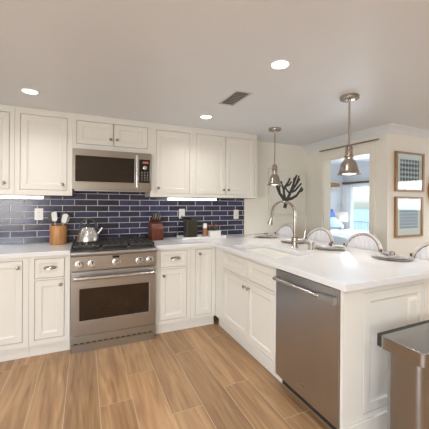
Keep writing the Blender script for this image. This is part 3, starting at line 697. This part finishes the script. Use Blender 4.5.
# knife block and knives
t = thing('knife_block', 'reddish cherry wood knife block right of the range', 'knife block', (0.862, -0.17, 0.9145), math.radians(8))
bm = new(); prism(bm, [(-0.075,0),(0.075,0),(0.075,0.165),(0.045,0.222),(-0.045,0.185),(-0.075,0.130)], -0.068, 0.068, 'x'); obj('block', bm, m_block, t, bevel=0.004)
n = 0
for i, (kx, kt, s, lab) in enumerate([(-0.042, 0.0, 1.0, 'leftmost'), (-0.016, 0.01, 1.2, 'second from the left'), (0.012, 0.0, 1.15, 'third from the left'), (0.040, 0.005, 1.0, 'rightmost')]):
    k = thing('knife', 'steel-handled knife in the cherry block, '+lab+' of the row', 'knife', (0.862+kx*math.cos(math.radians(8)), -0.17+kx*0.14, 0.9145), math.radians(8), 'knives in the block')
    bm = new(); p0 = V(0, 0.0, 0.2155); d = V(0, -0.42, 0.9).normalized()
    tube(bm, [p0, p0+d*0.012, p0+d*(0.07*s), p0+d*(0.09*s)], 0.009, 10, radii=[0.008,0.012,0.012,0.015]); obj('handle', bm, m_chrome if i % 2 else m_nickel, k, smooth=True)
    bm = new(); q = p0+d*(0.0905*s); tube(bm, [q, q+d*0.012], 0.014, 10); obj('pommel', bm, m_black, k, smooth=True)

# ------------------------------------------------------------------ tray group on the right counter
t = thing('serving_tray', 'low white rectangular tray under the appliance, bottle and box', 'tray', (1.43, -0.175, 0.9145))
bm = new(); prism(bm, rrect(-0.285, 0.285, -0.125, 0.125, 0.02), 0, 0.008, 'z'); obj('base', bm, m_tray, t, bevel=0.002)
bm = new(); a = rrect(-0.285, 0.285, -0.125, 0.125, 0.02); b = rrect(-0.277, 0.277, -0.117, 0.117, 0.015)
for z0, z1 in ((0.0085, 0.026),):
    A0 = [bm.verts.new((x,y,z0)) for x,y in a]; A1 = [bm.verts.new((x,y,z1)) for x,y in a]; B0 = [bm.verts.new((x,y,z0)) for x,y in b]; B1 = [bm.verts.new((x,y,z1)) for x,y in b]; n = len(a)
    for i in range(n):
        j = (i+1)%n
        for q in ((A0[i],A0[j],A1[j],A1[i]),(B0[i],B0[j],B1[j],B1[i]),(A1[i],A1[j],B1[j],B1[i]),(A0[i],A0[j],B0[j],B0[i])): bm.faces.new(q)
obj('rim', bm, m_tray, t)
zt = 0.9145+0.0085
t = thing('countertop_appliance', 'dark bronze ribbed box-shaped appliance with a black lever on top, on the white tray', 'appliance', (1.290, -0.16, zt))
bm = new(); prism(bm, rrect(-0.066, 0.066, -0.075, 0.075, 0.012), 0.0, 0.218, 'z'); bd = obj('body', bm, m_appl, t, bevel=0.003)
bm = new()
for i in range(9): box(bm, -0.056+i*0.014-0.003, -0.056+i*0.014+0.003, -0.079, -0.0755, 0.012, 0.206)
obj('ribs', bm, m_appl, bd)
bm = new(); prism(bm, [(-0.11, 0.236), (-0.045, 0.2185), (0.005, 0.2185), (0.005, 0.236), (-0.06, 0.252), (-0.11, 0.258)], -0.03, 0.03, 'y'); obj('lever', bm, m_blackgl, t, bevel=0.004)
t = thing('bottle', 'small amber bottle with a tall white cap on the tray', 'bottle', (1.478, -0.17, zt))
bm = new(); lathe(bm, [(0.026,0),(0.029,0.003),(0.029,0.098),(0.024,0.106),(0.024,0.108)], seg=20); obj('body', bm, m_bottle, t, smooth=True)
bm = new(); lathe(bm, [(0.026,0.1085),(0.026,0.160),(0.022,0.165)], seg=20); obj('cap', bm, m_white, t, smooth=True)
t = thing('sugar_box', 'low white box with two red-topped jars behind it on the tray', 'box', (1.600, -0.185, zt))
bm = new(); box(bm, -0.075, 0.075, -0.035, 0.035, 0, 0.062); obj('body', bm, m_paper, t, bevel=0.003)
bm = new(); box(bm, -0.078, 0.078, -0.038, 0.038, 0.0625, 0.072); obj('lid', bm, m_white, t, bevel=0.003)
for jx, lb in ((1.565, 'left'), (1.655, 'right')):
    t = thing('spice_jar', lb+' small red-lidded glass jar behind the white box on the tray', 'jar', (jx, -0.105, zt), 0, 'small jars on the tray')
    bm = new(); lathe(bm, [(0.024,0),(0.026,0.004),(0.026,0.105),(0.02,0.115),(0.018,0.118)], seg=16); obj('body', bm, m_appl, t, smooth=True)
    bm = new(); lathe(bm, [(0.021,0.1185),(0.021,0.138),(0.018,0.141)], seg=16); obj('lid', bm, m_red, t, smooth=True)
bm = new(); tube(bm, [(1.232,-0.0165,1.185),(1.20,-0.03,1.15),(1.165,-0.04,1.06),(1.150,-0.05,0.965),(1.152,-0.06,0.93),(1.165,-0.045,0.9185),(1.20,-0.035,0.9185),(1.29,-0.04,0.9185),(1.37,-0.036,0.9185)], 0.003, 8)
tag(obj('power_cord', bm, m_black, smooth=True), 'thin black cord running down the tiles to the bronze appliance', 'cord')

# ------------------------------------------------------------------ faucet
t = thing('faucet', 'tall gooseneck pull-down faucet in brushed nickel at the sink', 'faucet', (1.985, -1.255, 0.9145))
dirv = V(-0.12, 0.36, 0).normalized()
bm = new(); lathe(bm, [(0.036,0),(0.036,0.010),(0.027,0.014),(0.026,0.060),(0.032,0.066),(0.032,0.098),(0.016,0.112)], seg=24); obj('base', bm, m_nickel, t, smooth=True)
h = 0.338; rr = 0.134
pts = [V(0,0,0.11), V(0,0,0.2), V(0,0,h)]+[dirv*(rr-rr*math.cos(a))+V(0,0,h+rr*0.82*math.sin(a)) for a in [PI*i/16 for i in range(1,16)]]+[dirv*(2*rr)+V(0,0,h-0.01), dirv*(2*rr+0.012)+V(0,0,h-0.055)]
bm = new(); tube(bm, pts, 0.0130, 14); obj('spout', bm, m_nickel, t, smooth=True)
e = pts[-1]; dd = (pts[-1]-pts[-2]).normalized()
bm = new(); lathe(bm, [(0.014,0),(0.0165,0.01),(0.020,0.04),(0.026,0.075),(0.021,0.078)], e-dd*0.002, dd, 18); obj('spray_head', bm, m_nickel, t, smooth=True)
bm = new(); tube(bm, [(0.018,-0.012,0.082),(0.050,-0.040,0.084),(0.070,-0.056,0.096),(0.078,-0.062,0.180)], 0.008, 10, radii=[0.016,0.015,0.013,0.011]); obj('lever', bm, m_nickel, t, smooth=True)
t = thing('soap_dispenser', 'small nickel soap dispenser beside the faucet, left of the air gap', 'soap dispenser', (2.040, -1.392, 0.9145))
bm = new(); lathe(bm, [(0.013,0),(0.013,0.005),(0.009,0.008),(0.009,0.045),(0.011,0.050),(0.011,0.060),(0.006,0.066)], seg=18); obj('body', bm, m_nickel, t, smooth=True)
bm = new(); tube(bm, [(0,0,0.0665),(-0.008,0.008,0.070),(-0.035,0.025,0.064)], 0.0055, 8); obj('nozzle', bm, m_nickel, t, smooth=True)
t = thing('air_gap', 'short nickel capped air gap right of the soap dispenser', 'air gap', (2.078, -1.412, 0.9145))
bm = new(); lathe(bm, [(0.014,0),(0.014,0.006),(0.011,0.010),(0.011,0.060),(0.008,0.066)], seg=18); obj('cap', bm, m_nickel, t, smooth=True)

# ------------------------------------------------------------------ place settings
def setting(x, y, rz, lab, navy):
    t = thing('charger_plate', 'round pale charger plate '+lab, 'plate', (x, y, 0.9145), 0, 'charger plates on the peninsula')
    bm = new(); lathe(bm, [(0.08,0),(0.10,0.002),(0.138,0.008),(0.150,0.012),(0.148,0.014),(0.136,0.011),(0.10,0.006),(0.001,0.005)], seg=36); obj('charger', bm, m_charger, t, smooth=True)
    bm = new(); lathe(bm, [(0.06,0.0065),(0.08,0.008),(0.118,0.016),(0.120,0.018),(0.112,0.0175),(0.08,0.011),(0.001,0.010)], seg=36); obj('dinner_plate', bm, m_plate, t, smooth=True)
    n_ = thing('folded_napkin', ('navy patterned' if navy else 'pale linen')+' napkin on the plate '+lab, 'napkin', (x, y, 0.9330), rz, 'folded napkins')
    bm = new(); nx = 11; rows = []
    for i in range(nx):
        u = -0.115+0.23*i/(nx-1); w = 0.017+0.042*abs(u/0.115)**0.9; hh = 0.016+0.012*math.cos(i*1.9)
        rows.append([bm.verts.new((u, w*math.cos(a), 0.007+0.36*hh*math.sin(a))) for a in [2*PI*k/12 for k in range(12)]])
    for A, B in zip(rows, rows[1:]):
        for k in range(12): bm.faces.new([A[k], A[(k+1)%12], B[(k+1)%12], B[k]])
    bm.faces.new(rows[0]); bm.faces.new(rows[-1])
    for v in bm.verts: v.co.z = max(v.co.z, 0.0)
    obj('cloth', bm, m_napkin if navy else m_napw, n_, smooth=True)
    bm = new(); lathe(bm, [(0.016,-0.010),(0.018,-0.008),(0.018,0.008),(0.016,0.010)], (0,0,0.0185), (1,0,0), 20, caps=False); obj('ring', bm, m_chairw, n_, smooth=True)
setting(2.225, -0.405, 0.7, 'nearest the back wall', True)
setting(2.245, -0.93, 0.2, 'second from the back wall', False)
setting(2.27, -1.43, -0.3, 'third from the back wall', False)
setting(2.36, -1.985, 0.9, 'nearest the camera', True)

# ------------------------------------------------------------------ counter stools
def stool(label):
    t = thing('counter_stool', label, 'stool', (0, 0, 0), 0, 'round-backed counter stools')
    # the sitter faces -x; the back stands at +x
    sh = 0.64
    bm = new(); prism(bm, rrect(-0.21, 0.20, -0.21, 0.21, 0.09, 6), sh-0.03, sh+0.0, 'z'); obj('seat_frame', bm, m_chairf, t, bevel=0.005)
    bm = new(); prism(bm, rrect(-0.195, 0.185, -0.195, 0.195, 0.085, 6), sh+0.0005, sh+0.055, 'z'); obj('seat_cushion', bm, m_fabric, t, bevel=0.02)
    for sx in (-1, 1):
        for sy in (-1, 1):
            bm = new(); tube(bm, [(0.17*sx, 0.17*sy, sh-0.031), (0.205*sx, 0.20*sy, 0.0)], 0.018, 10, radii=[0.021, 0.014]); obj('leg', bm, m_chairf, t, smooth=True)
    bm = new()
    for a, b in (((-0.193,-0.19),(-0.193,0.19)), ((0.193,-0.19),(0.193,0.19)), ((-0.193,-0.19),(0.193,-0.19)), ((-0.193,0.19),(0.193,0.19))):
        tube(bm, [(*a, 0.20), (*b, 0.20)], 0.010, 8)
    obj('stretcher', bm, m_chairf, t, smooth=True)
    # arched back: hoop from seat level, leaning back
    def bp(y, z): return (0.205+(z-sh)*0.10-0.10*(1-math.cos(max(-1, min(1, y/0.215))*1.2))*0.5, y, z)
    hp = [(-0.195, sh+0.02), (-0.205, sh+0.12)]+[(0.205*math.cos(a), sh+0.23+0.185*math.sin(a)) for a in [PI*(1-i/18) for i in range(19)]]+[(0.205, sh+0.12), (0.195, sh+0.02)]
    bm = new(); tube(bm, [bp(y, z) for y, z in hp], 0.0145, 12, flat=1.0); hoop = obj('back_hoop', bm, m_chairf, t, smooth=True)
    hi = [(y*0.925, sh+0.23+(z-sh-0.23)*0.925 if z > sh+0.23 else z) for y, z in hp]
    bm = new(); tube(bm, [(bp(y, z)[0]-0.010, y, z) for y, z in hi], 0.004, 8); w = obj('inner_bead', bm, m_chairw, hoop, smooth=True); w['label'] = 'thin brown wood bead'
    # upholstered, vertically channelled back
    bm = new(); ny, nz = 40, 14; G = {}
    for side in (0, 1):
        for i in range(ny+1):
            y = -0.186+0.372*i/ny; zt = sh+0.23+0.170*math.sqrt(max(0.0, 1-(y/0.188)**2)); zb = sh+0.06
            for j in range(nz+1):
                z = zb+(zt-zb)*j/nz; x = bp(y, z)[0]
                G[side, i, j] = bm.verts.new((x+(0.010 if side else -0.008-0.006*abs(math.sin(i*PI/4))), y, z))
    for side in (0, 1):
        for i in range(ny):
            for j in range(nz): bm.faces.new([G[side,i,j], G[side,i+1,j], G[side,i+1,j+1], G[side,i,j+1]])
    for i in range(ny):
        for j in (0, nz): bm.faces.new([G[0,i,j], G[0,i+1,j], G[1,i+1,j], G[1,i,j]])
    for j in range(nz):
        for i in (0, ny): bm.faces.new([G[0,i,j], G[0,i,j+1], G[1,i,j+1], G[1,i,j]])
    obj('back_panel', bm, m_fabric, t, smooth=True)
    for s in (-1, 1):
        bm = new(); ball(bm, (bp(0.2, sh+0.285)[0]-0.015, s*0.208, sh+0.285), 0.010, 0.010, 0.015, 12, 8); obj('joint_cap', bm, m_chairw, t, smooth=True)['label'] = 'dark brown joint cap'
    return t
s0 = stool('pale round-backed stool nearest the back wall, its arch just left of the faucet base')
CXS = 2.385
s0.location = (CXS, -0.325, 0); s0.rotation_euler = (0, 0, 0)
dup(s0, (CXS, -0.95, 0), 'pale round-backed stool whose arch shows right of the faucet, second from the back wall')
dup(s0, (CXS, -1.525, 0), 'pale round-backed stool in front of the bedroom doorway, third from the back wall')
dup(s0, (CXS+0.025, -2.19, 0), 'pale round-backed stool cut off by the right edge of the photo')

# ------------------------------------------------------------------ pictures
def P2(u, v):   # traced detail on the canvas: fractions of the picture's own width and height
    return u, v
t = thing('coral_picture', 'white canvas picture of a dark branching coral on the back wall', 'picture', (2.855, -0.001, 1.52))
bm = new(); box(bm, -0.325, 0.325, -0.04, 0, -0.335, 0.330); obj('canvas', bm, m_canvas, t, bevel=0.003)
br = [([(-0.065,-0.245),(-0.045,-0.185),(-0.03,-0.12)],.024,.026), ([(-0.055,-0.17),(-0.10,-0.09),(-0.155,-0.03),(-0.195,0.05),(-0.21,0.13)],.022,.016), ([(-0.15,-0.035),(-0.165,0.05),(-0.13,0.13)],.016,.010),
      ([(-0.05,-0.14),(-0.075,-0.05),(-0.085,0.04),(-0.12,0.10),(-0.13,0.15)],.020,.012), ([(-0.085,0.03),(-0.04,0.09),(0.0,0.14),(0.03,0.20)],.018,.012), ([(-0.05,0.08),(0.02,0.10),(0.06,0.15)],.014,.010),
      ([(-0.03,-0.13),(0.02,-0.05),(0.055,0.02),(0.09,0.10),(0.13,0.20),(0.155,0.25)],.022,.012), ([(0.05,0.01),(0.11,0.07),(0.17,0.14),(0.215,0.20)],.017,.011), ([(0.09,0.10),(0.10,0.17),(0.105,0.21)],.013,.009),
      ([(0.14,0.11),(0.185,0.21),(0.20,0.245)],.013,.009), ([(0.06,-0.005),(0.13,0.02),(0.20,0.09),(0.245,0.13)],.016,.010), ([(-0.02,-0.12),(0.07,-0.10),(0.15,-0.06),(0.21,0.01),(0.255,0.07)],.020,.012), ([(0.21,0.0),(0.26,0.02),(0.275,0.05)],.013,.009), ([(0.03,-0.03),(-0.03,0.02),(-0.055,0.06)],.013,.010)]
bm = new()
for pts, ra, rb in br:
    n = len(pts); ra, rb = ra*1.2, rb*1.3; tube(bm, [(x, -0.0415, z) for x, z in pts], ra, 8, radii=[ra+(rb-ra)*i/(n-1) for i in range(n)])
for v in bm.verts: v.co.y = -0.0405+(v.co.y+0.0415)*0.12
obj('coral', bm, m_coral, t, smooth=True)

def framed(label, x0, x1, z0, z1, art, split, amat, lower):
    t = thing('framed_print', label, 'framed print', ((x0+x1)/2, YF-0.001, (z0+z1)/2), 0, 'framed blue and white prints')
    w, h = (x1-x0)/2, (z1-z0)/2; f = 0.031
    bm = new(); cells(bm, [-w, -w+f, w-f, w], [-h, -h+f*0.7, h-f*0.7, h], lambda a, b: abs(a) > w-f or abs(b) > h-f*0.7, -0.026, 0, axis='y'); obj('frame', bm, m_frame, t, bevel=0.002)
    bm = new(); box(bm, -w+f, w-f, -0.012, -0.002, -h+f*0.7, h-f*0.7); obj('mat_board', bm, m_matb, t)
    ax, az0, az1 = art
    bm = new(); box(bm, -ax, ax, -0.0135, -0.0121, az0, az1); obj('print', bm, amat, t)
    if lower:
        bm = new(); box(bm, -ax, ax, -0.0135, -0.0121, lower[0], lower[1]); obj('pale_print', bm, m_pale, t)
    bm = new(); box(bm, -w+f-0.002, w-f+0.002, -0.020, -0.018, -h+f*0.7-0.002, h-f*0.7+0.002); obj('pane', bm, m_glass, t)
framed('upper framed print with a navy triangle pattern', 3.332, 3.852, 1.493, 1.952, (0.170, -0.110, 0.145), 0, m_tri, None)
framed('lower framed print with rows of blue zigzag lines', 3.332, 3.832, 0.964, 1.433, (0.165, -0.135, 0.095), 0, m_zig, (0.0955, 0.15))
t = thing('round_mirror', 'round wood-framed mirror cut off by the right edge of the photo', 'mirror', (4.19, YF-0.001, 1.515))
bm = new(); lathe(bm, [(0.19,0.0),(0.235,0.0),(0.235,0.03),(0.19,0.03),(0.19,0.0)], (0,0,0), (0,-1,0), 48, caps=False); obj('frame', bm, m_frame, t, smooth=True)
bm = new(); lathe(bm, [(0.189,0.004),(0.189,0.010)], (0,0,0), (0,-1,0), 48); obj('glass', bm, m_mirror, t)
t = thing('curtain_track', 'slim dark rail mounted above the bedroom doorway', 'rail', (XR-0.0005, -0.77, 2.088))
bm = new(); box(bm, -0.03, -0.010, -0.46, 0.46, 0.0, 0.014); rl = obj('rail', bm, m_knob, t)
bm = new()
for y in (-0.42, 0, 0.42): box(bm, -0.0095, -0.0005, y-0.012, y+0.012, 0.001, 0.013)
obj('bracket', bm, m_knob, t)

# ------------------------------------------------------------------ bin
t = thing('trash_can', 'large stainless step bin with a flat lid beside the peninsula', 'trash can', (1.80, -2.585, 0))
bm = new(); prism(bm, rrect(-0.236, 0.236, -0.098, 0.088, 0.035, 8), 0.02, 0.585, 'z'); obj('body', bm, m_can, t, smooth=True)
bm = new(); prism(bm, rrect(-0.240, 0.240, -0.102, 0.090, 0.036, 8), 0.0, 0.0195, 'z'); obj('base', bm, m_black, t, smooth=True)
bm = new(); prism(bm, rrect(-0.250, 0.250, -0.122, 0.119, 0.034, 8), 0.5855, 0.655, 'z'); obj('lid', bm, m_canlid, t, smooth=True, bevel=0.004)
bm = new(); box(bm, -0.248, 0.250, 0.095, 0.126, 0.588, 0.657); obj('hinge_block', bm, m_dark, t, bevel=0.006)
bm = new(); box(bm, -0.08, 0.08, -0.150, -0.1025, 0.012, 0.024); obj('pedal', bm, m_can, t, bevel=0.003)

# ------------------------------------------------------------------ bedroom
t = thing('bed', 'bed with white and pale blue bedding seen through the doorway', 'bed', (5.40, 1.42, 0))
bm = new(); box(bm, -0.80, 0.80, 1.04, 1.11, 0.0, 1.05); obj('headboard', bm, m_fabric, t, bevel=0.02)
bm = new(); box(bm, -0.78, 0.78, -0.95, 1.0195, 0.12, 0.36); obj('base', bm, m_fabric, t, bevel=0.01)
for sx in (-1, 1):
    for sy in (-0.9, 0.95):
        bm = new(); box(bm, sx*0.7-0.03, sx*0.7+0.03, sy-0.03, sy+0.03, 0, 0.1195); obj('leg', bm, m_chairw, t)
bm = new(); box(bm, -0.77, 0.77, -0.94, 1.019, 0.3605, 0.62); obj('mattress', bm, m_canvas, t, bevel=0.04)
bm = new(); n = 24; G = {}
for i in range(n+1):
    for j in range(n+1):
        x = -0.84+1.68*i/n; y = -1.00+1.27*j/n
        ed = max(0, abs(x)-0.76)/0.08; ed2 = max(0, -0.93-y)/0.07
        z = 0.70+0.02*math.sin(x*9+y*4)+0.015*math.sin(y*13-x*5)-0.30*min(1, max(ed, ed2))**1.5
        G[i, j] = bm.verts.new((x, y, z))
for i in range(n):
    for j in range(n): bm.faces.new([G[i,j], G[i+1,j], G[i+1,j+1], G[i,j+1]])
o = obj('duvet', bm, m_duvet, t, smooth=True); sm = o.modifiers.new('thick', 'SOLIDIFY'); sm.thickness = 0.05
def pillow(name, label, cat, loc, sx, sy, th, m, rx, rz=0, group=None):
    bm = new(); n = 10; G = {}
    for s in (1, -1):
        for i in range(n+1):
            for j in range(n+1):
                u, v = -1+2*i/n, -1+2*j/n
                if s == -1 and (i in (0, n) or j in (0, n)): G[s,i,j] = G[1,i,j]; continue
                G[s,i,j] = bm.verts.new((u*sx*(1-0.06*(1-v*v)*abs(u)), v*sy*(1-0.06*(1-u*u)*abs(v)), s*th*((1-u**4)*(1-v**4))**0.6))
        for i in range(n):
            for j in range(n): bm.faces.new([G[s,i,j], G[s,i+1,j], G[s,i+1,j+1], G[s,i,j+1]])
    o = obj(name, bm, m, smooth=True); o.location = loc; o.rotation_euler = (rx, 0, rz); tag(o, label, cat, group)
pillow('cushion', 'deep blue cushion standing at the head of the bed', 'cushion', (5.98, 2.20, 0.99), 0.17, 0.22, 0.06, m_blue, math.radians(68))
pillow('pillow', 'pale blue striped pillow lying below the blue cushion', 'pillow', (5.74, 1.93, 0.875), 0.28, 0.20, 0.06, m_bluep, math.radians(34))
t = thing('nightstand', 'pale bedside table between the bed and the balcony door', 'nightstand', (6.47, 2.27, 0))
bm = new(); box(bm, -0.22, 0.22, -0.22, 0.22, 0.12, 0.60); obj('body', bm, m_chairf, t, bevel=0.005)
for sx in (-1, 1):
    for sy in (-1, 1):
        bm = new(); box(bm, sx*0.2-0.02, sx*0.2+0.02, sy*0.18-0.02, sy*0.18+0.02, 0, 0.1195); obj('leg', bm, m_chairw, t)
bm = new(); box(bm, -0.19, 0.19, -0.235, -0.2205, 0.36, 0.56); df = obj('drawer_front', bm, m_chairf, t)
bm = new(); ball(bm, (0, -0.248, 0.46), 0.014, 0.012, 0.014, 10, 6); obj('knob', bm, m_knob, df, smooth=True)
t = thing('table_lamp', 'bedside lamp with a pale drum shade next to the bed', 'lamp', (6.43, 2.24, 0.6005))
bm = new(); lathe(bm, [(0.07,0),(0.07,0.012),(0.03,0.02),(0.05,0.09),(0.055,0.15),(0.025,0.22),(0.012,0.25),(0.012,0.30)], seg=20); obj('base', bm, m_plate, t, smooth=True)
bm = new(); lathe(bm, [(0.16,0.27),(0.15,0.52)], seg=28, caps=False); o = obj('lamp_shade', bm, m_shade, t, smooth=True); sm = o.modifiers.new('thick', 'SOLIDIFY'); sm.thickness = 0.004
t = thing('wall_shelf', 'small wooden wall shelf high above the bed by the doorway edge', 'shelf', (6.30, BY-0.0005, 1.80))
bm = new(); box(bm, -0.20, 0.22, -0.16, 0.0, 0.0, 0.10); obj('shelf_board', bm, m_frame, t, bevel=0.01)
# balcony door, shutter panel, valance
t = thing('shutter_panel', 'white louvred sliding panel left of the balcony door', 'panel', (BX-0.03, 2.26, 0))
bm = new(); box(bm, -0.02, 0.0, -0.04, 0.28, 0.02, 1.86); obj('panel', bm, m_white, t)
for y in (-0.04, 0.11, 0.268):
    bm = new(); box(bm, -0.032, -0.0205, y, y+0.012, 0.03, 1.85); obj('stile', bm, m_white, t)
t = thing('valance_rod', 'dark walnut valance board above the balcony door', 'valance', (BX-0.01, 1.50, 1.885))
bm = new(); box(bm, -0.10, -0.0, -1.10, 0.98, 0.0, 0.05); obj('board', bm, m_rod, t, bevel=0.004)
bm = new()
cells(bm, [GY0, GY0+0.05, 1.28, 1.33, GY1-0.05, GY1], [0.02, 0.08, GZ-0.05, GZ], lambda a, b: not ((GY0+0.05 < a < 1.28 or 1.33 < a < GY1-0.05) and 0.08 < b < GZ-0.05), BX+0.03, BX+0.07)
for v in bm.verts: v.co = V(v.co.z, v.co.x, v.co.y)
wf = struct('window_1', bm, m_white, label='white framed glass balcony door of the bedroom')
bm = new(); box(bm, BX+0.048, BX+0.054, GY0+0.05, 1.28, 0.08, GZ-0.05); obj('pane', bm, m_glass, wf)
bm = new(); box(bm, BX+0.048, BX+0.054, 1.33, GY1-0.05, 0.08, GZ-0.05); obj('pane', bm, m_glass, wf)
bm = new(); box(bm, BX+0.125, BX+1.5, -1.0, 4.0, -0.16, -0.06); struct('floor_balcony', bm, m_deck)
t = thing('balcony_railing', 'slim grey-green baluster railing of the balcony outside', 'railing', (BX+1.42, 1.5, -0.06))
bm = new(); box(bm, -0.025, 0.025, -2.4, 2.4, 0.80, 0.84); box(bm, -0.02, 0.02, -2.4, 2.4, 0.08, 0.11); obj('rail', bm, m_rail, t)
for i in range(44):
    bm = new(); y = -2.365+i*0.11; box(bm, -0.008, 0.008, y-0.008, y+0.008, 0.1105 if 0 else 0.0, 0.7995); obj('baluster', bm, m_rail, t)
bm = new(); box(bm, 15, 650, -700, 900, -14.2, -14); o = obj('sea', bm, m_sea); tag(o, 'pale teal sea stretching to the horizon beyond the balcony', 'sea', kind='stuff')
